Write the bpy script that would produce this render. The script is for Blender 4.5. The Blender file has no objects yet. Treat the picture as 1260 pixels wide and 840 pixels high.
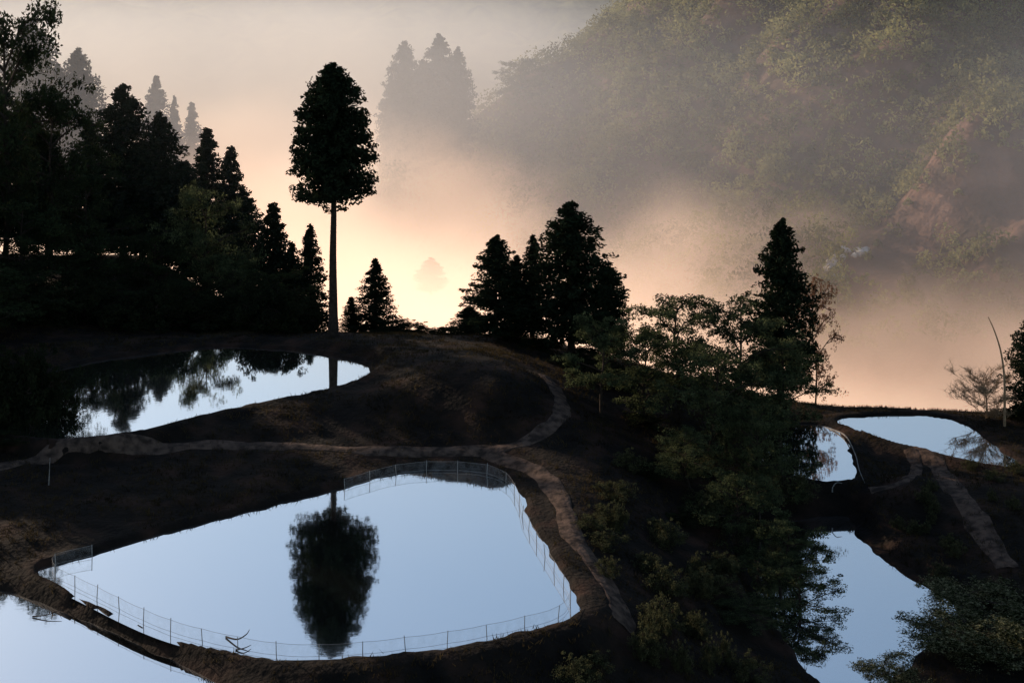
import bpy, bmesh, math, numpy as np
from mathutils import Vector
rng=np.random.default_rng(11)
scene=bpy.context.scene
COL=scene.collection
H=40.0; F=1731.0; V0=0.0
def ray(u,v): return np.array([(u-630)/F,1.0,-(v-V0)/F])
def gp(u,v,z):
    r=ray(u,v); t=(z-H)/r[2]; return (r[0]*t,r[1]*t,z)
def at(u,v,y):
    r=ray(u,v); return (r[0]*y,y,H+r[2]*y)
# ---------------------------------------------------------------- helpers
def mesh_np(name,V,Fc,mats=(),smooth=True):
    V=np.asarray(V,dtype=np.float32); Fc=np.asarray(Fc,dtype=np.int32)
    k=Fc.shape[1]; me=bpy.data.meshes.new(name)
    me.vertices.add(len(V)); me.vertices.foreach_set("co",V.ravel())
    me.loops.add(Fc.size); me.loops.foreach_set("vertex_index",Fc.ravel())
    me.polygons.add(len(Fc)); me.polygons.foreach_set("loop_start",np.arange(0,Fc.size,k,dtype=np.int32))
    me.polygons.foreach_set("loop_total",np.full(len(Fc),k,dtype=np.int32))
    me.polygons.foreach_set("use_smooth",np.full(len(Fc),smooth,dtype=bool))
    me.update(calc_edges=True)
    for m in mats: me.materials.append(m)
    return me
def add(name,me,label=None,cat=None,kind=None,parent=None,group=None):
    o=bpy.data.objects.new(name,me); COL.objects.link(o)
    if label:o["label"]=label
    if cat:o["category"]=cat
    if kind:o["kind"]=kind
    if group:o["group"]=group
    if parent:o.parent=parent
    return o
def rbf(pts):
    pts=np.array(pts,float); X=pts[:,:2]; Z=pts[:,2]; n=len(X)
    D=np.linalg.norm(X[:,None]-X[None],axis=2)
    A=np.zeros((n+3,n+3)); A[:n,:n]=D-np.eye(n)*0.5; A[:n,n]=1; A[:n,n+1:]=X; A[n,:n]=1; A[n+1:,:n]=X.T
    w=np.linalg.solve(A,np.concatenate([Z,[0,0,0]]))
    def f(x,y):
        out=np.full(x.shape,w[n])+w[n+1]*x+w[n+2]*y
        for i in range(n): out=out+w[i]*np.sqrt((x-X[i,0])**2+(y-X[i,1])**2+0.8)
        return out
    return f
def mknoise(seed,scale,n=14):
    r=np.random.default_rng(seed); a=r.uniform(0,2*np.pi,n); k=2*np.pi/(scale*r.uniform(.6,1.8,n)); p=r.uniform(0,6.28,n)
    def f(x,y):
        s=0
        for i in range(n): s=s+np.sin(k[i]*(np.cos(a[i])*x+np.sin(a[i])*y)+p[i])
        return s/math.sqrt(n)
    return f
def sst(x): x=np.clip(x,0,1); return x*x*(3-2*x)
def smooth_loop(P,closed=True,n=8):
    P=np.array(P,float); out=[]; m=len(P)
    rngi=range(m) if closed else range(m-1)
    for i in rngi:
        if closed: p0,p1,p2,p3=P[(i-1)%m],P[i],P[(i+1)%m],P[(i+2)%m]
        else: p0,p1,p2,p3=P[max(i-1,0)],P[i],P[i+1],P[min(i+2,m-1)]
        for j in range(n):
            t=j/n; out.append(.5*((2*p1)+(-p0+p2)*t+(2*p0-5*p1+4*p2-p3)*t*t+(-p0+3*p1-3*p2+p3)*t**3))
    if not closed: out.append(P[-1])
    return np.array(out)
def sdist(poly,x,y):
    d=np.full(x.shape,1e9); ins=np.zeros(x.shape,bool); m=len(poly)
    for i in range(m):
        ax,ay=poly[i][:2]; bx,by=poly[(i+1)%m][:2]; ex,ey=bx-ax,by-ay
        t=np.clip(((x-ax)*ex+(y-ay)*ey)/(ex*ex+ey*ey+1e-9),0,1)
        d=np.minimum(d,(x-ax-t*ex)**2+(y-ay-t*ey)**2)
        c=((ay>y)!=(by>y)); c=c&(x<(bx-ax)*(y-ay)/((by-ay) if by!=ay else 1e-9)+ax); ins^=c
    d=np.sqrt(d); return np.where(ins,-d,d)
# ---------------------------------------------------------------- ponds
PONDS=[
 dict(z=0.0,rim=.4,bl=3.0,px=[(48,703),(100,686),(185,660),(300,630),(420,600),(470,585),(520,578),(580,579),(622,588),(643,612),(652,640),(682,690),(711,742),(692,766),(600,790),(520,803),(430,813),(350,814),(280,803),(200,782),(120,745)],lab="still grey blue flooded rice terrace pond reflecting a tall cedar"),
 dict(z=-0.7,rim=.4,bl=3.0,px=[(-20,722),(40,738),(110,766),(190,802),(262,838),(310,870),(330,930),(-100,960),(-330,880),(-300,730),(-150,705)],lab="pale flooded pond below a narrow earth bank"),
 dict(z=2.3,rim=.3,bl=1.4,px=[(455,457),(443,446),(400,437),(330,429),(250,428),(180,436),(110,446),(40,465),(-30,490),(-30,530),(30,538),(95,541),(170,531),(250,512),(330,495),(400,480),(440,468)],lab="flooded upper rice terrace pond bright beneath dark trees"),
 dict(z=-4.6,rim=.25,bl=1.5,px=[(930,530),(970,523),(1012,523),(1036,535),(1047,560),(1052,587),(1018,592),(980,588),(940,574)],lab="small flooded terrace pond with a low earth bank"),
 dict(z=-4.4,rim=.2,bl=1.5,px=[(1030,517),(1090,511),(1152,512),(1190,524),(1220,546),(1254,574),(1198,568),(1140,554),(1085,539)],lab="narrow curved flooded terrace pond at the mist edge"),
 dict(z=-6.8,rim=.25,bl=1.2,px=[(930,655),(985,639),(1043,636),(1056,660),(1104,702),(1176,748),(1140,795),(1100,835),(1040,865),(960,780),(920,700)],lab="long flooded terrace pond in a hollow below steep banks"),
]
for p in PONDS:
    p['poly']=smooth_loop([gp(u,v,p['z']) for u,v in p['px']])
# ---------------------------------------------------------------- near terrain
cp=[(400,845,-.6),(620,835,-.8),(300,880,-1),(760,775,-.9),(790,840,-2.6),(735,735,.7),(700,640,1.0),(690,600,1.1),(720,565,.9),(640,560,1.1),
(690,510,2.2),(665,478,3.0),(600,549,1.0),(500,554,1.0),(400,552,1.0),(300,548,1.0),(200,558,1.0),(100,563,1.1),(0,590,1.2),(-100,600,1.4),
(100,625,.8),(0,660,.7),(250,520,2.4),(450,474,3.0),(480,423,3.2),(560,432,5.2),(615,440,5.5),(645,458,5.0),(560,462,5.1),(612,470,5.1),(560,502,3.0),(612,507,2.9),(560,531,1.4),(664,508,2.2),(630,534,1.4),(500,538,1.3),(500,470,4.2),(500,505,2.6),(450,533,1.3),(450,503,2.5),(400,534,1.3),(400,500,2.4),(300,530,1.8),
(405,411,2.7),(300,411,2.7),(150,416,2.9),(0,430,3.1),(500,416,2.9),(700,475,1.3),(750,520,0),(760,600,-.5),(780,680,-1.3),(840,600,-2.2),(850,720,-3.4),(900,680,-4.4),(900,800,-5),(945,800,-6.2),
(900,560,-3.6),(1000,606,-5.0),(1060,602,-4.9),(1110,592,-5.3),(1088,562,-4.9),(1128,575,-3.3),(1136,606,-3.6),(1150,590,-4.7),(1175,575,-4.7),(1175,610,-5.0),(1208,592,-3.3),(1222,630,-3.7),(1255,620,-4.1),(1150,625,-4.3),(1180,655,-5.4),(1120,650,-5.7),(1070,618,-5.3),(1245,700,-5.4),(1215,735,-6.1),(1262,790,-6.4),(1200,850,-7.0),
(1100,508,-4.2),(1180,513,-4.2),(1266,570,-4.2),(1000,515,-4.4),(1350,600,-4.5)]
base_pts=[gp(*c) for c in cp]
for x in (-110,-80,-55): base_pts+=[(x,60,-1.2),(x,185,3),(x,212,2),(x,235,-14)]
for x in (-30,-12,3): base_pts+=[(x,168,.0),(x,178,-5),(x,190,-12)]
base_pts+=[(-20,60,-1.2),(10,60,-2),(40,60,-8),(90,60,-10),(22,160,-3),(30,175,-12),(42,158,-5.6),(42,175,-14),(60,158,-6),(60,175,-14),(95,160,-7),(100,180,-16),(100,110,-9),(-110,120,4),(-110,160,6),(-60,155,3.4)]
base_f=rbf(base_pts); nz1=mknoise(1,9); nz2=mknoise(2,2.2)
nz3=mknoise(5,70)
def height(x,y,flat=True):
    x=np.asarray(x,float); y=np.asarray(y,float)
    b=base_f(x,y)+.11*nz1(x,y)+.05*nz2(x,y)
    ys_=190+45*sst((-25-x)/30)
    far=np.maximum(sst((y-ys_)/70),np.maximum(sst((np.abs(x)-125)/200),0))
    near=sst((50-y)/60)
    b=b*(1-far)+(-62+5*nz3(x,y))*far
    b=b*(1-near)+(-2)*near
    W=0;T=0;M=0;ds=[]
    for p in PONDS:
        d=sdist(p['poly'],x,y)+.12*nz2(x+30,y); ds.append(d)
        w=1/(np.maximum(d,0)+.15)**2; W=W+w; T=T+w*(p['z']+p['rim']+.05*nz1(y,x))
        M=np.maximum(M,1-sst((d-.9)/p['bl']))
    z=b*(1-M)+T/W*M
    for p,d in zip(PONDS,ds):
        zz=p['z']+np.clip((d)*.9,-.7,2)
        z=np.where(d<.6,np.minimum(z,zz),z)
    return z
def hit(u,v):
    r=ray(u,v); t=np.arange(70,330,.4); z=H+r[2]*t
    g=height(r[0]*t,r[1]*t); k=np.argmax(z<g)
    if not (z<g).any(): k=len(t)-1
    return (r[0]*t[k],r[1]*t[k],float(g[k]))
# ---------------------------------------------------------------- materials
def mat(name):
    m=bpy.data.materials.new(name); m.use_nodes=True; nt=m.node_tree; nt.nodes.clear()
    out=nt.nodes.new('ShaderNodeOutputMaterial'); return m,nt,out
def N(nt,t,**k):
    n=nt.nodes.new(t)
    for a,b in k.items(): setattr(n,a,b)
    return n
def ramp(nt,src,stops):
    r=N(nt,'ShaderNodeValToRGB'); e=r.color_ramp.elements
    while len(e)<len(stops): e.new(.5)
    for i,(p,c) in enumerate(stops): e[i].position=p; e[i].color=(*c,1)
    nt.links.new(src,r.inputs[0]); return r.outputs[0]
def noise_src(nt,scale,detail=5,coord='Object'):
    tc=N(nt,'ShaderNodeTexCoord'); n=N(nt,'ShaderNodeTexNoise'); n.inputs['Scale'].default_value=scale; n.inputs['Detail'].default_value=detail
    nt.links.new(tc.outputs[coord],n.inputs['Vector']); return n.outputs['Fac']
def surf(name,stops,scale=1.0,rough=.95,bump=0,bscale=4,coord='Object'):
    m,nt,out=mat(name); b=N(nt,'ShaderNodeBsdfPrincipled'); b.inputs['Roughness'].default_value=rough
    b.inputs['Specular IOR Level'].default_value=.1
    nt.links.new(ramp(nt,noise_src(nt,scale,6,coord),stops),b.inputs['Base Color'])
    if bump:
        bp=N(nt,'ShaderNodeBump'); bp.inputs['Strength'].default_value=1; bp.inputs['Distance'].default_value=bump
        nt.links.new(noise_src(nt,bscale,8,coord),bp.inputs['Height']); nt.links.new(bp.outputs[0],b.inputs['Normal'])
    nt.links.new(b.outputs[0],out.inputs[0]); return m
def foliage(name,dark,light,transl=.25,scale=.6,lo=.3,hi=.7,det=3):
    m,nt,out=mat(name)
    c=ramp(nt,noise_src(nt,scale,det),[(lo,dark),(hi,light)])
    d=N(nt,'ShaderNodeBsdfDiffuse'); t=N(nt,'ShaderNodeBsdfTranslucent'); mx=N(nt,'ShaderNodeMixShader'); mx.inputs[0].default_value=transl
    nt.links.new(c,d.inputs[0]); nt.links.new(c,t.inputs[0]); nt.links.new(d.outputs[0],mx.inputs[1]); nt.links.new(t.outputs[0],mx.inputs[2])
    nt.links.new(mx.outputs[0],out.inputs[0]); return m
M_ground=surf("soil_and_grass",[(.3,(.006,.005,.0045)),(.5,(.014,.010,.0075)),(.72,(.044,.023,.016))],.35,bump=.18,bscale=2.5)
M_path=surf("dirt_track",[(.36,(.03,.021,.017)),(.62,(.11,.073,.055))],1.3,bump=.1,bscale=3)
M_hill=surf("hillside_soil",[(.35,(.085,.06,.045)),(.55,(.15,.09,.07)),(.75,(.26,.165,.13))],.08,bump=2.0,bscale=.2)
M_bark=surf("bark",[(.3,(.02,.015,.012)),(.7,(.055,.04,.03))],3,bump=.05,bscale=6)
M_cedar=foliage("cedar_foliage",(.010,.015,.009),(.025,.034,.018),.08)
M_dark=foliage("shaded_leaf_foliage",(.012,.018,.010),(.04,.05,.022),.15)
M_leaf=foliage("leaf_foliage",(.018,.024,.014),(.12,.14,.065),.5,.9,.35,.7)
M_under=foliage("undergrowth_foliage",(.010,.013,.008),(.025,.03,.014),.15)
M_scrub=foliage("scrub_foliage",(.018,.020,.011),(.11,.11,.055),.4,1.2)
M_red=foliage("russet_foliage",(.12,.065,.045),(.24,.14,.09),.4)
M_bloss=foliage("pale_blossom_foliage",(.018,.024,.008),(.32,.31,.18),.35,3.,.45,.70)
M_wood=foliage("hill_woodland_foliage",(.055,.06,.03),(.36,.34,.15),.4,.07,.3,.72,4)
M_grass=foliage("grass_blades",(.010,.009,.006),(.075,.055,.026),.45,.5)
M_post=surf("weathered_post",[(.3,(.16,.15,.14)),(.7,(.35,.33,.31))],5)
M_stick=surf("bare_wood",[(.3,(.03,.022,.018)),(.7,(.07,.055,.045))],4)
M_pale=surf("pale_twigs",[(.3,(.20,.135,.08)),(.7,(.38,.26,.16))],3)
M_rock=surf("pale_rock",[(.3,(.35,.33,.32)),(.7,(.7,.67,.65))],.5,bump=.5,bscale=1)
m,nt,out=mat("pond_water"); M_water=m
g=N(nt,'ShaderNodeBsdfGlossy'); g.inputs['Color'].default_value=(.98,.98,.99,1); g.inputs['Roughness'].default_value=.035
d=N(nt,'ShaderNodeBsdfDiffuse'); d.inputs[0].default_value=(.06,.065,.065,1)
mx=N(nt,'ShaderNodeMixShader'); mx.inputs[0].default_value=.94
tc=N(nt,'ShaderNodeTexCoord'); n=N(nt,'ShaderNodeTexNoise'); n.inputs['Scale'].default_value=1.5; n.inputs['Detail'].default_value=2
bp=N(nt,'ShaderNodeBump'); bp.inputs['Strength'].default_value=.3; bp.inputs['Distance'].default_value=.005
nt.links.new(tc.outputs['Object'],n.inputs['Vector']); nt.links.new(n.outputs[0],bp.inputs['Height']); nt.links.new(bp.outputs[0],g.inputs['Normal'])
nt.links.new(d.outputs[0],mx.inputs[1]); nt.links.new(g.outputs[0],mx.inputs[2]); nt.links.new(mx.outputs[0],out.inputs[0])
m,nt,out=mat("fence_netting"); M_net=m
d=N(nt,'ShaderNodeBsdfDiffuse'); d.inputs[0].default_value=(.5,.5,.5,1); t=N(nt,'ShaderNodeBsdfTransparent'); mx=N(nt,'ShaderNodeMixShader')
nt.links.new(ramp(nt,noise_src(nt,2,3),[(.3,(.02,.02,.02)),(.7,(.14,.14,.14))]),mx.inputs[0])
nt.links.new(t.outputs[0],mx.inputs[1]); nt.links.new(d.outputs[0],mx.inputs[2]); nt.links.new(mx.outputs[0],out.inputs[0])
# ---------------------------------------------------------------- ground sheet
def gridmesh(name,xs,ys,f,mats):
    X,Y=np.meshgrid(xs,ys); Z=f(X,Y); nx,ny=len(xs),len(ys)
    V=np.stack([X,Y,Z],-1).reshape(-1,3); i=np.arange(ny-1)[:,None]*nx+np.arange(nx-1)[None]
    Fc=np.stack([i,i+1,i+1+nx,i+nx],-1).reshape(-1,4); return mesh_np(name,V,Fc,mats)
xs=np.concatenate([[-3000,-1500,-800,-450,-300,-220,-170,-140,-115],np.arange(-95,-62,1.5),np.arange(-62,62,.34),np.arange(62,100,1.5),[110,130,160,210,300,450,800,1500,3000]])
ys=np.concatenate([[-600,-200,-60,0,30,50,60,66],np.arange(71,172,.34),np.arange(172,230,1.5),np.arange(232,330,8),[360,450,600,900,1500,3000,5000]])
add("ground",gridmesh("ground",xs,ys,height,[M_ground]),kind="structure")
for p in PONDS:
    poly=p['poly'][:,:2]; c=np.roll(poly,-1,0)-np.roll(poly,1,0); nrm=np.stack([c[:,1],-c[:,0]],-1); nrm/=np.linalg.norm(nrm,axis=1)[:,None]
    area=np.sum(poly[:,0]*np.roll(poly[:,1],-1)-np.roll(poly[:,0],-1)*poly[:,1])
    if area<0: nrm=-nrm
    q=poly+nrm*.45; me=bpy.data.meshes.new("pond_water"); me.from_pydata([(a,b,p['z']) for a,b in q],[],[list(range(len(q)))[::(1 if area>0 else -1)]]); me.materials.append(M_water)
    add("pond_water",me,kind="structure",label=p['lab'])
# paths
def path(uvs,w):
    pts=smooth_loop([hit(u,v) for u,v in uvs],False,10)[:,:2]; t=np.gradient(pts,axis=0); t/=np.linalg.norm(t,axis=1)[:,None]+1e-9; nr=np.stack([-t[:,1],t[:,0]],-1)
    s=np.array([-1,-.8,-.5,-.3,0,.3,.5,.8,1]); off=np.array([-.15,.02,-.0,.03,.09,.03,0,.02,-.15])
    ii=np.arange(len(pts)); wv=w*(1+.12*np.sin(ii*.5)+.08*np.sin(ii*1.3+1))
    V=pts[:,None]+nr[:,None]*s[None,:,None]*wv[:,None,None]; Z=height(V[...,0],V[...,1])+off[None]+.03
    V=np.concatenate([V,Z[...,None]],-1).reshape(-1,3); k=len(s); i=np.arange(len(pts)-1)[:,None]*k+np.arange(k-1)[None]
    Fc=np.stack([i,i+1,i+1+k,i+k],-1).reshape(-1,4); add("path",mesh_np("path",V,Fc,[M_path]),kind="structure")
    return pts
PATHS=[path([(-60,590),(60,562),(200,555),(330,550),(460,556),(560,557),(630,549),(678,524),(692,503),(684,480),(670,462)],.85),
path([(600,560),(660,582),(690,615),(705,660),(735,700),(762,745),(768,778)],.9),
path([(1060,530),(1110,545),(1150,570),(1175,605),(1205,650),(1240,700)],1.1),
path([(1120,552),(1128,575),(1112,594),(1070,603)],.7)]
# ---------------------------------------------------------------- hills
hp=[(430,300,430),(480,215,440),(540,190,470),(590,145,485),(640,105,495),(700,78,500),(745,35,505),(800,-20,510),(1000,-110,520),(1260,-150,540),(1600,-180,560),
(560,330,440),(700,250,420),(700,160,460),(850,150,420),(850,50,450),(1000,100,400),(1000,0,440),(1150,50,400),(1000,250,360),(850,300,380),(1150,200,350),(1260,100,380),(1260,200,335),(1100,320,320),(1260,320,305),(1000,380,320),(1180,385,300),(1290,420,290),(1450,200,320)]
hpts=[at(*c) for c in hp]
hpts+=[(x,y+110,z-60) for x,y,z in hpts[:11]]+[(-140,480,-75),(-60,380,-66),(0,290,-66),(60,250,-60),(120,230,-55)]
hill_b=rbf(hpts); hn1=mknoise(8,45); hn2=mknoise(9,12)
def hill(x,y):
    fold=.5+.5*np.sin((x*.85+y*.25+6*hn1(x,y))/9.5)
    amp=sst((x-25)/60)*sst((525-y)/60)
    return hill_b(x,y)+2.6*hn1(x,y)+.7*hn2(x,y)+amp*(9*np.abs(fold)**.8-4.5)
add("hill",gridmesh("hill",np.arange(-160,420,2.5),np.arange(235,680,2.5),hill,[M_hill]),kind="structure",label="steep wooded mountainside with bare earth slips above valley mist")
fn=mknoise(21,160); fn2=mknoise(22,40)
def farhill(x,y): return -70+124*sst((y-640)/520)*(1+.10*fn(x,y))+5*fn2(x,y)
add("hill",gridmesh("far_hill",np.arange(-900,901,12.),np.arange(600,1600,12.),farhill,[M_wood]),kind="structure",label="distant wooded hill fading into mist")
def gz(x,y):
    z=float(height(np.array([x]),np.array([y]))[0])
    if y>240: z=max(z,float(hill(np.array([x]),np.array([y]))[0]))
    return z
# ---------------------------------------------------------------- foliage tools
def quads(C,size,rs,up=.0):
    n=len(C); a=rs.normal(size=(n,3)); a/=np.linalg.norm(a,axis=1)[:,None]
    b=rs.normal(size=(n,3)); b[:,2]*=(1-up); b-=a*np.sum(a*b,1)[:,None]; b/=np.linalg.norm(b,axis=1)[:,None]
    s=size*rs.uniform(.6,1.4,n)[:,None]; 
    V=np.stack([C-a*s,C+b*s*.45,C+a*s,C-b*s*.45],1).reshape(-1,3)
    return V,np.arange(4*n).reshape(-1,4)
def clumps(C,R,npc,size,rs,flat=.6):
    n=len(C); d=rs.normal(size=(n,npc,3)); d/=np.linalg.norm(d,axis=2)[...,None]; d*=rs.uniform(.3,1,(n,npc,1))**.6
    d*=R[:,None,None]; d[...,2]*=flat
    return quads((C[:,None]+d).reshape(-1,3),size,rs)
def tubes(segs,k=6):
    Vs=[];Fs=[];o=0
    for pts,rad in segs:
        pts=np.array(pts,float); t=np.gradient(pts,axis=0); t/=np.linalg.norm(t,axis=1)[:,None]+1e-9
        up=np.where(np.abs(t[:,2:3])>.9,[[1.,0,0]],[[0,0,1.]]); a=np.cross(t,up); a/=np.linalg.norm(a,axis=1)[:,None]+1e-9; b=np.cross(t,a)
        an=np.arange(k)*2*np.pi/k; r=np.array(rad)[:,None,None]
        V=pts[:,None]+r*(np.cos(an)[None,:,None]*a[:,None]+np.sin(an)[None,:,None]*b[:,None])
        m=len(pts); i=(np.arange(m-1)[:,None]*k); j=np.arange(k)[None]; j2=(j+1)%k
        Fs.append(np.stack([i+j,i+j2,i+k+j2,i+k+j],-1).reshape(-1,4)+o); Vs.append(V.reshape(-1,3)); o+=m*k
    return np.concatenate(Vs),np.concatenate(Fs)
def proto_cedar(name,seed,prof,h0,Ht=20.,R=3.4,nb=300,size=.2,fol=None,tr=.3,jit=.17):
    rs=np.random.default_rng(seed); fol=fol or M_cedar
    hs=np.array([p[0] for p in prof]); rr=np.array([p[1] for p in prof])
    C=[];Rr=[];segs=[]
    z=np.linspace(0,Ht*.97,14); bend=.12*np.sin(z*.5+seed)*(z/Ht)
    segs.append((np.stack([bend,bend*.6,z],-1),tr*(1-z/Ht)+.05+.15*np.exp(-z)))
    lob=rs.uniform(0,6.28,5); la=jit/.17
    for i in range(nb):
        h=(i+.5)/nb; h=h0+(1-h0)*h; az=rs.uniform(0,6.28)
        hp_=(h-h0)/(1-h0); zz=h*Ht
        lb=.09*math.sin(3*az+lob[0]+zz*.9)+.08*math.sin(5*az+lob[1]-zz*1.7)+.06*math.sin(2*az+lob[2]+zz*2.6)
        r=R*np.interp(hp_,hs,rr)*(1+lb*la+rs.normal()*jit*.6)
        r=max(r,.25)
        nst=int(2+r*1.3)
        for j in range(nst):
            f=(j+1)/nst; dz=-.12*f*r+.16*r*f*f
            C.append([math.cos(az)*r*f*.94,math.sin(az)*r*f*.94,zz+dz+rs.normal()*.12]); Rr.append((.30+.32*(1-abs(f-.6)))*min(1,.45+r*.25)*rs.uniform(.7,1.25))
        if i%4==0: segs.append((np.array([[0,0,zz],[math.cos(az)*r*.5,math.sin(az)*r*.5,zz-.06*r],[math.cos(az)*r*.95,math.sin(az)*r*.95,zz+.03*r]]),[.06,.04,.015]))
    if h0>.3:
        for i in range(14):
            az=rs.uniform(0,6.28); zz=Ht*rs.uniform(h0-.04,h0+.02); r=rs.uniform(.5,1.4)
            segs.append((np.array([[0,0,zz],[math.cos(az)*r,math.sin(az)*r,zz-.2]]),[.04,.015]))
            C.append([math.cos(az)*r,math.sin(az)*r,zz-.2]); Rr.append(.35)
    V,Fc=clumps(np.array(C),np.array(Rr),14,size,rs,.85)
    return dict(h=Ht,w=2*R,crown=mesh_np(name+"_crown",V,Fc,[fol],False),trunk=mesh_np(name+"_trunk",*tubes(segs),[M_bark]))
def proto_dec(name,seed,Ht=14.,W=12.,fol=None,h0=.22,nl=16,npc=60,size=.15,flat=.7,dens=1.,trunkr=.28,bare=False,bark=None):
    rs=np.random.default_rng(seed); fol=fol or M_leaf; segs=[];C=[];Rr=[]
    top=np.array([rs.normal()*.6,rs.normal()*.6,Ht*(.75 if bare else .93)]); tp=np.array([[0,0,0],top*.35+[.3,.2,0],top*.65+[-.2,.3,0],top])
    tp=smooth_loop(tp,False,4); segs.append((tp,np.linspace(trunkr,.03 if bare else .05,len(tp))))
    for i in range(nl):
        f=h0+(1-h0)*(i/nl)*(.9 if bare else .97); k=f*(len(tp)-1); b=tp[int(k)]; az=i*2.4+rs.uniform(-.4,.4)
        prof=math.sin(math.pi*min(1,(.2+.75*(f-h0)/(1-h0))))**.6; r=W*.5*max(.3,prof)*rs.uniform(.6 if bare else .7,1.15)
        rise=Ht*(.22 if bare else .11)*rs.uniform(.3,1.8); e=b+[math.cos(az)*r,math.sin(az)*r,rise]; mid=(b+e)/2+[0,0,rise*(.1 if bare else .35)]+rs.normal(size=3)*.2
        L=smooth_loop([b,mid,e],False,4); segs.append((L,np.linspace(.04 if bare else trunkr*.4,.015 if bare else .03,len(L))))
        for j in range(9):
            q=L[min(len(L)-1,int(rs.uniform(.2,1)*len(L)))]; l=r*rs.uniform(.15,.42); a2=az+rs.uniform(-1.3,1.3)
            e2=q+[math.cos(a2)*l,math.sin(a2)*l,rs.uniform(-.15,.75)*l+(l*.8 if bare else 0)]; segs.append((np.array([q,(q+e2)/2+rs.normal(size=3)*.08,e2]),[.022,.016,.01] if bare else [.045,.03,.012]))
            if bare:
                for _ in range(14):
                    s=q+(e2-q)*rs.uniform(.1,1); e3=s+rs.normal(size=3)*.32+[0,0,.3]; segs.append((np.array([s,(s+e3)/2+rs.normal(size=3)*.05,e3]),[.014,.011,.007]))
            for c in (e2,(q+e2)/2):
                C.append(c+rs.normal(size=3)*.3); Rr.append(W*.075*rs.uniform(.45,1.4)*dens)
    for i in range(8): C.append(top+rs.normal(size=3)*[.8,.8,.5]); Rr.append(W*.06)
    d=dict(h=Ht,w=W,trunk=mesh_np(name+"_trunk",*tubes(segs,4 if bare else 5),[bark or M_bark]))
    if not bare: 
        V,Fc=clumps(np.array(C),np.array(Rr),npc,size,rs,flat); d['crown']=mesh_np(name+"_crown",V,Fc,[fol],False); d['w']=W*1.1; d['h']=Ht*1.0
    return d
rnd=[(0,.97),(.07,1),(.31,.93),(.6,.82),(.71,.72),(.83,.53),(.93,.30),(1,.05)]
con=[(0,.85),(.1,1),(.35,.82),(.6,.58),(.8,.36),(.93,.17),(1,.02)]
fat=[(0,.7),(.12,.95),(.35,1),(.6,.82),(.8,.52),(.93,.25),(1,.03)]
PR=dict(
 lone=proto_cedar("tall_cedar",1,rnd,.51,Ht=29,R=4.5,nb=430,size=.22,tr=.48,jit=.10),
 c1=proto_cedar("cedar_a",2,con,.08,nb=290),c2=proto_cedar("cedar_b",3,con,.1,nb=260),
 f1=proto_cedar("cedar_c",4,fat,.12,R=4.2,nb=310,size=.22),f2=proto_cedar("cedar_d",5,fat,.10,R=3.8,nb=280,size=.22),
 d1=proto_dec("broadleaf_a",6,nl=19,npc=50,dens=.98,size=.14),d2=proto_dec("broadleaf_b",7,Ht=15,W=11,nl=19,npc=50,dens=.98,size=.14),d3=proto_dec("broadleaf_c",8,Ht=12,W=12,h0=.3,nl=12,flat=.34,npc=55),
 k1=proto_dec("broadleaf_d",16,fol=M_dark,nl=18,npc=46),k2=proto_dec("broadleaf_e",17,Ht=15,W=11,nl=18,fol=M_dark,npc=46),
 s1=proto_dec("shrub_a",9,Ht=4,W=5,h0=.05,nl=9,npc=45,size=.12,trunkr=.08,flat=.7,dens=1.3,fol=M_under),s2=proto_dec("shrub_b",10,Ht=3.5,W=5,h0=.03,nl=9,npc=45,size=.12,trunkr=.08,flat=.7,dens=1.4,fol=M_under),
 g1=proto_dec("scrub_a",19,Ht=2.6,W=4,h0=.03,nl=9,npc=26,size=.1,trunkr=.05,flat=.7,dens=1.5,fol=M_scrub),
 r1=proto_dec("russet",12,Ht=10,W=6,npc=20,size=.11,fol=M_red,dens=1.,trunkr=.14),
 b1=proto_dec("blossom",13,Ht=6,W=7,npc=52,size=.10,fol=M_bloss,trunkr=.12,h0=.05,dens=1.3),
 bare=proto_dec("bare",14,Ht=8,W=6,bare=True,bark=M_pale,trunkr=.09,nl=24,h0=.05))
rz=np.random.default_rng(5)
def place(k,u,vtop,y,wpx,name,label,cat="tree",group=None,zb=None,rot=None):
    p=PR[k]; x,_,zt=at(u,vtop,y); z0=(gz(x,y) if zb is None else zb)-.15; h=max(1.,zt-z0); w=wpx/F*y
    e=bpy.data.objects.new(name,None); COL.objects.link(e); e.empty_display_size=1
    e.location=(x,y,z0); e.scale=(w/p['w'],w/p['w'],h/p['h']); e.rotation_euler=(0,0,rz.uniform(0,6.28) if rot is None else rot)
    e["label"]=label; e["category"]=cat
    if group: e["group"]=group
    for part in ('trunk','crown'):
        if part in p:
            o=bpy.data.objects.new(part,p[part]); COL.objects.link(o); o.parent=e
    return e
place('lone',410,80,156.5,108,"cedar_tree","tall lone cedar with bare trunk and rounded dark crown beside pond",rot=0)
GC="dark cedars standing around the rice terrace ponds"
LC="dark cedar tree standing at the terrace edge"
for k,u,v,y,w in [('f1',152,106,205,105),('f2',196,140,207,90),('c1',255,160,212,84),('c2',284,182,210,74),('c1',336,252,184,85),('c2',382,278,180,62),('f2',300,235,206,80),
  ('c2',461,319,172,64),('c1',432,366,174,40),('c1',110,150,208,80),('f1',226,200,207,90),('c2',60,170,203,90),('c2',360,300,182,66),('f2',-10,90,205,110),('f2',175,180,208,90),('f1',30,130,206,100),
  ('f1',-70,100,185,130),('f2',-150,120,170,140),('f1',-230,100,180,140),('f2',-120,150,150,130),('f1',-250,150,150,150),('f2',-330,100,165,150),('f1',-190,180,138,140)]:  # out-of-view cedars continuing the wood, added to shade the left ground
    place(k,u,v,y,w,"cedar_tree",LC,group=GC)
GM="cedars clustered at the end of the dirt path"
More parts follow.
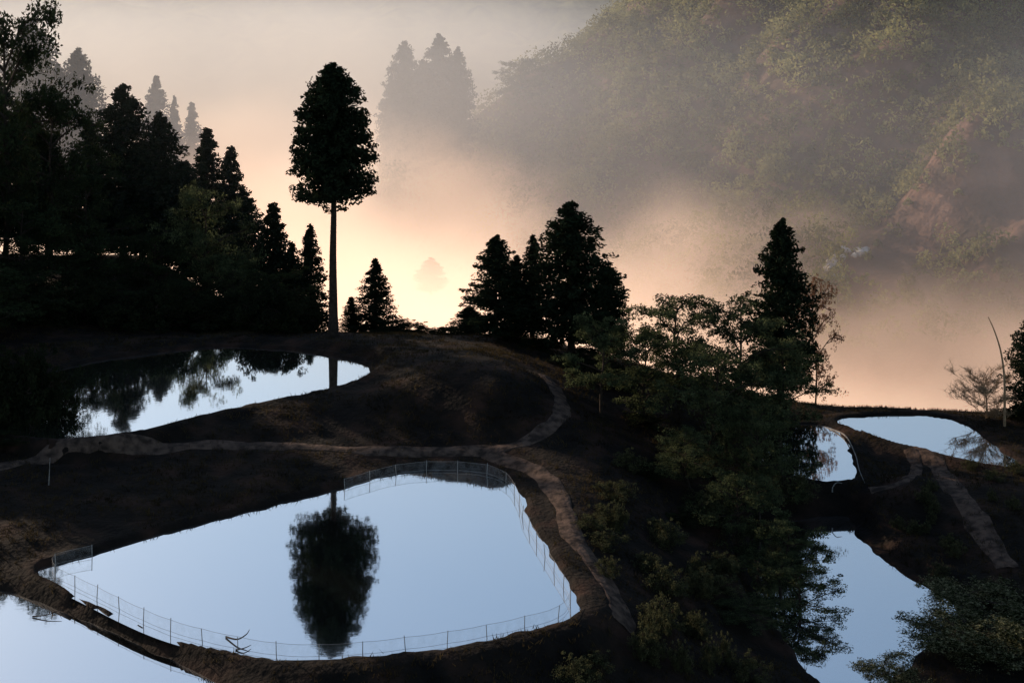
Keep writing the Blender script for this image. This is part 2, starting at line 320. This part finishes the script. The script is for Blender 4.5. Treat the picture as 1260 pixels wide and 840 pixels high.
for k,u,v,y,w in [('f2',610,291,157,76),('f1',703,250,155,120),('c2',655,290,163,56),('c2',577,378,166,60),('f2',748,330,160,60),('c1',636,315,159,60)]:
    place(k,u,v,y,w,"cedar_tree","dark pointed cedar in a cluster beside the path",group=GM)
place('f2',961,272,162,88,"cedar_tree","single dark cedar rising from mist behind leafy trees")
place('f2',1272,385,148,70,"cedar_tree","dark cedar at the end of the terrace bank")
place('r1',1003,345,166,60,"broadleaf_tree","sparse reddish broadleaf tree beside a dark cedar")
for k,u,v,y,w in [('f1',498,52,460,62),('f2',541,44,466,68),('f2',563,60,462,50),('f1',520,75,464,56),('f2',482,95,460,42),
  ('c1',480,138,462,46),('f1',505,126,458,54),('f2',533,130,460,54),('c2',560,124,464,52),
  ('f1',38,25,310,104),('f2',95,62,320,80),('c2',70,80,315,62),('c1',192,95,380,64),('c1',236,128,390,48),('c2',215,120,385,42)]:
    zb=at(u,v,y)[2]-(34 if u<300 else 40)
    place(k,u,v,y,w,"cedar_tree","pale grey cedar silhouette half hidden in mist",group="cedars fading into the mist",zb=zb)
place('f1',530,317,345,38,"cedar_tree","faint cedar top emerging from valley mist",zb=at(530,317,345)[2]-9)
place('d2',642,72,480,76,"broadleaf_tree","rounded pale tree on the misty ridge",zb=at(642,72,480)[2]-17)
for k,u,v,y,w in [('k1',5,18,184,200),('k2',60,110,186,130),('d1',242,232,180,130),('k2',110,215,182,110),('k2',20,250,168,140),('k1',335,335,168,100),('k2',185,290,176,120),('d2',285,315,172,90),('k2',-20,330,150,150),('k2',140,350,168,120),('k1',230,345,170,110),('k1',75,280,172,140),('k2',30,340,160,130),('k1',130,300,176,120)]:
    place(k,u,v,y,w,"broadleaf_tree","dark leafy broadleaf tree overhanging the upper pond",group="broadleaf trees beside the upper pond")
GB="leafy broadleaf trees on the slope"
for k,u,v,y,w in [('d3',740,394,134,120),('d2',835,364,140,150),('d1',900,370,141,160),('d2',960,416,142,110),('d2',795,408,136,110),('d1',870,430,130,150),('d2',935,500,124,100),('d1',850,530,122,100),('d2',905,580,116,110),('d3',960,640,112,120),('d3',985,700,107,130),('d1',910,740,103,110),('d2',925,460,134,120)]:
    place(k,u,v,y,w,"broadleaf_tree","leafy green broadleaf tree on the slope below the pond",group=GB)
for u,v,y,w in [(1160,756,102,140),(1215,728,108,150),(1095,808,96,90),(1255,775,99,150)]:
    place('b1',u,v,y,w,"blossom_tree","low tree covered in pale blossom beside the pond",group="pale blossoming trees")
place('bare',1214,450,149,78,"bare_tree","pale leafless tree standing at the mist edge")
GS="dense shrubs on the pond banks"
SH=[]
for u in range(-20,395,22): SH.append((u+rz.uniform(-8,8),375+rz.uniform(-22,18)-(20 if u<150 else 0),rz.uniform(160,166),70))
for u in range(-30,60,18): SH.append((u,470+rz.uniform(-50,20),rz.uniform(122,127),80))
SH+=[(70,478,127,50),(-10,540,120,80),(500,396,168,55),(520,408,167,50),(475,402,168,50),(570,420,163,50),(545,425,161,40),(620,425,160,50),(660,430,156,60),(720,430,152,60),(760,450,146,60),(700,455,148,40),
 (800,600,122,50),(850,640,116,80),(790,510,136,60),(1255,500,150,50)]
for i,(u,v,y,w) in enumerate(SH):
    place('s1' if i%2 else 's2',u,v,y,w,"shrub","dense dark shrub growing on the terrace bank",cat="shrub",group=GS)
for i in range(76):
    u=rz.uniform(710,980); v=rz.uniform(560,850)
    if u<745 and v<800 and i%3: continue
    if u<820 and i%2: continue
    x,y,z=hit(u,v); w=rz.uniform(20,55); hh=rz.uniform(.7,2.0)
    if min(float(sdist(p['poly'],np.array([x]),np.array([y]))[0]) for p in PONDS)<1.5: continue
    place('g1',u,F*(H-z-hh)/y,y,w,"scrub_bush","low leafy scrub bush with light tipped leaves on slope",cat="shrub",group="scrub bushes covering the slope")
for i in range(34):
    u=rz.uniform(1050,1262); v=rz.uniform(575,740)
    x,y,z=hit(u,v)
    if min(float(sdist(p['poly'],np.array([x]),np.array([y]))[0]) for p in PONDS)<1.2 or min(float(np.min((x-q[:,0])**2+(y-q[:,1])**2)) for q in PATHS)<3.5: continue
    place('g1',u,F*(H-z-rz.uniform(.4,.9))/y,y,rz.uniform(12,28),"scrub_bush","low leafy scrub bush on a terrace bank",cat="shrub",group="scrub bushes covering the slope")
# hillside woodland mass
rs=np.random.default_rng(3)
n=22000; X=rs.uniform(-150,330,n); Y=rs.uniform(250,560,n); Z=hill(X,Y)
v=F*(H-Z)/Y; u=630+F*X/Y
bare=((u>1045)&(v>168+.62*(1260-u))&(v<290+.42*(1260-u))&(rs.uniform(size=n)<.93))
k=(u>380)&(u<1340)&(v>-60)&(v<430)&~bare; X,Y,Z=X[k],Y[k],Z[k]
n=len(X); R=(1.4+3.6*rs.uniform(size=n)**1.6)*np.clip(Y/430,.6,1.); npc=42
d=rs.normal(size=(n,npc,3)); d/=np.linalg.norm(d,axis=2)[...,None]; d[...,2]=np.abs(d[...,2])*1.3-.15
C=np.stack([X,Y,Z+R*.7],-1)[:,None]+d*R[:,None,None]*rs.uniform(.75,1.05,(n,npc,1))
V,Fc=quads(C.reshape(-1,3),.55,rs)
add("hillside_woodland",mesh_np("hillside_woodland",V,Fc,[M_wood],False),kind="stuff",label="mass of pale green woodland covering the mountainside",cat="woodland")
# pale rock outcrop on the hillside
r=ray(1040,318); t=np.arange(240,520,1.); g_=hill(r[0]*t,t); k=int(np.argmax(H+r[2]*t<g_)); ox,oy,oz=r[0]*t[k],t[k],float(g_[k])
bm=bmesh.new()
for i in range(14):
    res=bmesh.ops.create_icosphere(bm,subdivisions=2,radius=1)
    c=np.array([rs.normal()*3.2,rs.normal()*2.,0]); c[2]=float(hill(np.array([ox+c[0]]),np.array([oy+c[1]]))[0])-oz+.7; s=rs.uniform(.4,1.2)
    for vv in res['verts']:
        n_=1+.25*math.sin(vv.co.x*4+i)+.2*math.cos(vv.co.y*5+vv.co.z*3+i); vv.co=Vector((vv.co.x*s*1.3*n_+c[0],vv.co.y*s*n_+c[1],vv.co.z*s*.8*n_+c[2]))
me=bpy.data.meshes.new("rock_outcrop"); bm.to_mesh(me); me.materials.append(M_rock); o=add("rock_outcrop",me,label="pale broken rocks showing on the misty hillside",cat="rock"); o.location=(ox,oy,oz)
# grass
n=80000; X=rs.uniform(-60,62,n); Y=rs.uniform(74,172,n); Z=height(X,Y); ok=np.ones(n,bool)
for p in PONDS: ok&=sdist(p['poly'],X,Y)>.45
for pt in PATHS:
    dm=np.full(n,1e9)
    for q in pt[::3]: dm=np.minimum(dm,(X-q[0])**2+(Y-q[1])**2)
    ok&=dm>rs.uniform(.5,1.3,n)**2
ok&=(nz1(X,Y)+nz2(X,Y)*.5+rs.normal(size=n)*.5)>-.3
X,Y,Z=X[ok],Y[ok],Z[ok]; n=len(X); b=4
bx=np.repeat(X,b)+rs.normal(size=n*b)*.12; by=np.repeat(Y,b)+rs.normal(size=n*b)*.12; bz=np.repeat(Z,b)-.05
hgt=rs.uniform(.12,.42,n*b); a=rs.uniform(0,6.28,n*b); w=.035; ln=rs.normal(size=(n*b,2))*.15
V=np.stack([np.stack([bx-np.cos(a)*w,by-np.sin(a)*w,bz],-1),np.stack([bx+np.cos(a)*w,by+np.sin(a)*w,bz],-1),np.stack([bx+ln[:,0],by+ln[:,1],bz+hgt],-1)],1).reshape(-1,3)
add("grass",mesh_np("grass",V,np.arange(len(V)).reshape(-1,3),[M_grass],False),kind="stuff",label="rough grass and weeds on the terrace banks",cat="grass")
# ---------------------------------------------------------------- fence
poly=PONDS[0]['poly'][:,:2]; c=np.roll(poly,-1,0)-np.roll(poly,1,0); nrm=np.stack([-c[:,1],c[:,0]],-1); nrm/=np.linalg.norm(nrm,axis=1)[:,None]
area=np.sum(poly[:,0]*np.roll(poly[:,1],-1)-np.roll(poly[:,0],-1)*poly[:,1]); nrm*=1 if area>0 else -1
fl=poly+nrm*.5; fl=np.roll(fl,-8*4,axis=0)[:-22]
seg=np.linalg.norm(np.diff(fl,axis=0),axis=1); cum=np.concatenate([[0],np.cumsum(seg)]); tot=cum[-1]; nP=int(tot/2.6)
def onf(s): return np.array([np.interp(s,cum,fl[:,0]),np.interp(s,cum,fl[:,1])])
fe=bpy.data.objects.new("fence",None); COL.objects.link(fe); fe.location=(*fl[0],0); fe["label"]="low wire netting fence on thin posts around the pond"; fe["category"]="fence"
Vp,Fp=tubes([(np.array([[0,0,-.6],[0,0,.3],[.01,0,.95],[.01,0,.97]]),[.028,.028,.025,.005])],6); pm=mesh_np("post",Vp,Fp,[M_post])
wp=[]
for i in range(nP+1):
    q=onf(tot*i/nP); o=bpy.data.objects.new("post",pm); COL.objects.link(o); o.parent=fe; o.location=(q[0]-fl[0][0],q[1]-fl[0][1],rz.uniform(-.08,.04)); o.rotation_euler=(rz.normal()*.05,rz.normal()*.05,0); wp.append(q-fl[0])
wp=np.array(wp); segs=[]
fine=smooth_loop(wp,False,3)
sag=np.tile([0,-.03,-.03],len(wp))[:len(fine)]
for hz in (.15,.88): segs.append((np.concatenate([fine,(hz+sag)[:,None]],1),np.full(len(fine),.01)))
wire=add("wire",mesh_np("wire",*tubes(segs,4),[M_post]),parent=fe)
m_=len(fine); V=np.concatenate([np.concatenate([fine,(.02+sag)[:,None]],1),np.concatenate([fine,(.87+sag)[:,None]],1)]); i=np.arange(m_-1)
add("netting",mesh_np("netting",V,np.stack([i,i+1,i+1+m_,i+m_],-1),[M_net]),parent=fe)
# sticks and small things
def stick(pts,r,name,label,cat,matl=M_stick,k=6):
    pts=smooth_loop(pts,False,5); o0=pts[0].copy()
    o=add(name,mesh_np(name,*tubes([(pts-o0,np.linspace(r,r*.3,len(pts)))],k),[matl]),label=label,cat=cat); o.location=o0; return o
def w3(u,v,z): return np.array(gp(u,v,z))
stick([w3(278,783,.05),w3(292,786,.25),w3(303,780,.5),w3(307,774,.7)],.06,"driftwood_branch","dark crooked branch poking out of the still pond","branch")
stick([w3(290,799,.03),w3(300,797,.15),w3(309,793,.12)],.05,"driftwood_branch","short dark stick floating in the still pond","branch")
stick([w3(40,758,-.65),w3(58,756,-.5),w3(76,749,-.3)],.05,"driftwood_branch","thin dark branch lying in the pale pond","branch")
b0=np.array(hit(60,598)); stick([b0,b0+[.05,0,1.],b0+[.1,0,2.2]],.05,"stake","thin pale stake standing on the dark bank","stake",M_post)
x,y,z=at(1236,470,146)
stick([(x,y,gz(x,y)),(x,y,z),at(1232,435,146),at(1224,408,146),at(1216,390,146)],.14,"dead_trunk","bare leaning dead trunk bent at the top","trunk",M_pale)
pts=[]
for u_,v_ in [(1014,527),(1039,537),(1052,560),(1057,580),(1064,598)]:
    q=np.array(hit(u_,v_)); q[2]+=.12; pts.append(q)
h_=stick(pts,.09,"water_hose","pale hose laid along the small pond bank","hose",M_post)
q=np.array(hit(1024,606)); stick([q+[0,0,.05],q+[.05,0,.5],q+[.4,0,.9],q+[.9,0,.85]],.07,"outlet_pipe","short pale bent outlet pipe on the bank","pipe",M_post)
# ---------------------------------------------------------------- mist volume
TOP=60
bx=[(-420,172,-75),(480,172,-75),(480,1300,-75),(-420,1300,-75)]; top=[(a,b_,TOP) for a,b_,_ in bx]
me=bpy.data.meshes.new("mist"); me.from_pydata(bx+top,[],[(3,2,1,0),(4,5,6,7),(0,1,5,4),(1,2,6,5),(2,3,7,6),(3,0,4,7)])
m,nt,out=mat("valley_mist"); me.materials.append(m)
def MA(op,a,b=None,c=None,clamp=False):
    n=N(nt,'ShaderNodeMath',operation=op,use_clamp=clamp)
    for i,s in enumerate((a,b,c)):
        if s is None: continue
        if isinstance(s,(int,float)): n.inputs[i].default_value=s
        else: nt.links.new(s,n.inputs[i])
    return n.outputs[0]
def SS(x):
    n=N(nt,'ShaderNodeMapRange',interpolation_type='SMOOTHSTEP'); nt.links.new(x,n.inputs[0]); return n.outputs[0]
tc=N(nt,'ShaderNodeTexCoord'); sp=N(nt,'ShaderNodeSeparateXYZ'); nt.links.new(tc.outputs['Object'],sp.inputs[0])
nn=N(nt,'ShaderNodeTexNoise'); nn.inputs['Scale'].default_value=.015; nn.inputs['Detail'].default_value=5; nt.links.new(tc.outputs['Object'],nn.inputs['Vector'])
nf=MA('SUBTRACT',nn.outputs[0],.5)
lef=SS(MA('DIVIDE',MA('SUBTRACT',60.,sp.outputs['X']),130.))
ztop=MA('ADD',MA('MULTIPLY_ADD',nf,64.,-15.),MA('MULTIPLY',lef,16.))
low=SS(MA('DIVIDE',MA('SUBTRACT',ztop,sp.outputs['Z']),24.))
yfal=MA('MULTIPLY_ADD',SS(MA('DIVIDE',MA('SUBTRACT',700.,sp.outputs['Y']),260.)),.93,.07)
hfall=SS(MA('DIVIDE',MA('SUBTRACT',float(TOP),sp.outputs['Z']),55.))
ysx=MA('MULTIPLY_ADD',SS(MA('DIVIDE',MA('SUBTRACT',-15.,sp.outputs['X']),30.)),50.,172.)
edge=SS(MA('DIVIDE',MA('SUBTRACT',sp.outputs['Y'],ysx),30.))
haze=MA('MULTIPLY',MA('MULTIPLY',MA('MULTIPLY_ADD',lef,.0032,.0014),hfall),edge)
haze=MA('MULTIPLY',haze,MA('MULTIPLY_ADD',nf,3.8,1.,clamp=False))
dlow=MA('MULTIPLY',MA('MULTIPLY',MA('MULTIPLY',low,.026),edge),yfal)
v1=N(nt,'ShaderNodeVolumeScatter'); v1.inputs['Color'].default_value=(.99,.95,.92,1); v1.inputs['Anisotropy'].default_value=.6
nt.links.new(dlow,v1.inputs['Density'])
v2=N(nt,'ShaderNodeVolumeScatter'); v2.inputs['Color'].default_value=(.83,.89,1.0,1); v2.inputs['Anisotropy'].default_value=.25
nt.links.new(MA('MAXIMUM',haze,0.0002),v2.inputs['Density'])
# added emission standing in for multiple scattering, with a brighter centre set by hand
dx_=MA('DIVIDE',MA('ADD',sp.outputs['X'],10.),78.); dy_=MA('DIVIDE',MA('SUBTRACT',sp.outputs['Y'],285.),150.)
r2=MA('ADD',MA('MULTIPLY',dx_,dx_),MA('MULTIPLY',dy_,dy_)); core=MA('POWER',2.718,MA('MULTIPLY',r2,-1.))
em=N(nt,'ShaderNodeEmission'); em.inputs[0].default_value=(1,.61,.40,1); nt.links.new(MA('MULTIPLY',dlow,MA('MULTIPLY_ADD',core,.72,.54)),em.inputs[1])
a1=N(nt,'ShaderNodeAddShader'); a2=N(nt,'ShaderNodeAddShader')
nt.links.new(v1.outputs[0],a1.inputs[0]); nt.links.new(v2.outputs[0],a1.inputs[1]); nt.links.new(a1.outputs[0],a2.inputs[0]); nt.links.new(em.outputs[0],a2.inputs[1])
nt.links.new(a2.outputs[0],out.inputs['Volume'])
m.cycles.volume_step_rate=.5
add("mist",me,kind="structure",label="sunlit morning mist with added glow filling the valley")
# ---------------------------------------------------------------- light
AZ,EL=math.radians(-48),math.radians(17)
w=bpy.data.worlds.new("World"); scene.world=w; w.use_nodes=True; nt=w.node_tree; bg=nt.nodes['Background']
sk=nt.nodes.new('ShaderNodeTexSky'); sk.sky_type='NISHITA'; sk.sun_disc=False; sk.sun_elevation=EL; sk.sun_rotation=AZ; sk.dust_density=.8
nt.links.new(sk.outputs[0],bg.inputs[0]); bg.inputs[1].default_value=.14
L=bpy.data.lights.new("sun",'SUN'); L.energy=5; L.angle=math.radians(.5); L.color=(1,.78,.58)
lo=bpy.data.objects.new("sun",L); COL.objects.link(lo)
s=Vector((math.sin(AZ)*math.cos(EL),math.cos(AZ)*math.cos(EL),math.sin(EL))); lo.rotation_euler=s.to_track_quat('Z','Y').to_euler(); lo.location=(0,0,200)
scene.view_settings.view_transform='Standard'; scene.view_settings.look='None'; scene.view_settings.exposure=0
cam=bpy.data.cameras.new("camera"); cam.lens=F/1260*36; cam.sensor_width=36; cam.clip_end=8000; cam.clip_start=.5; cam.shift_y=-(420-V0)/1260
co=bpy.data.objects.new("camera",cam); COL.objects.link(co); co.location=(0,0,H); co.rotation_euler=(math.pi/2,0,0); scene.camera=co
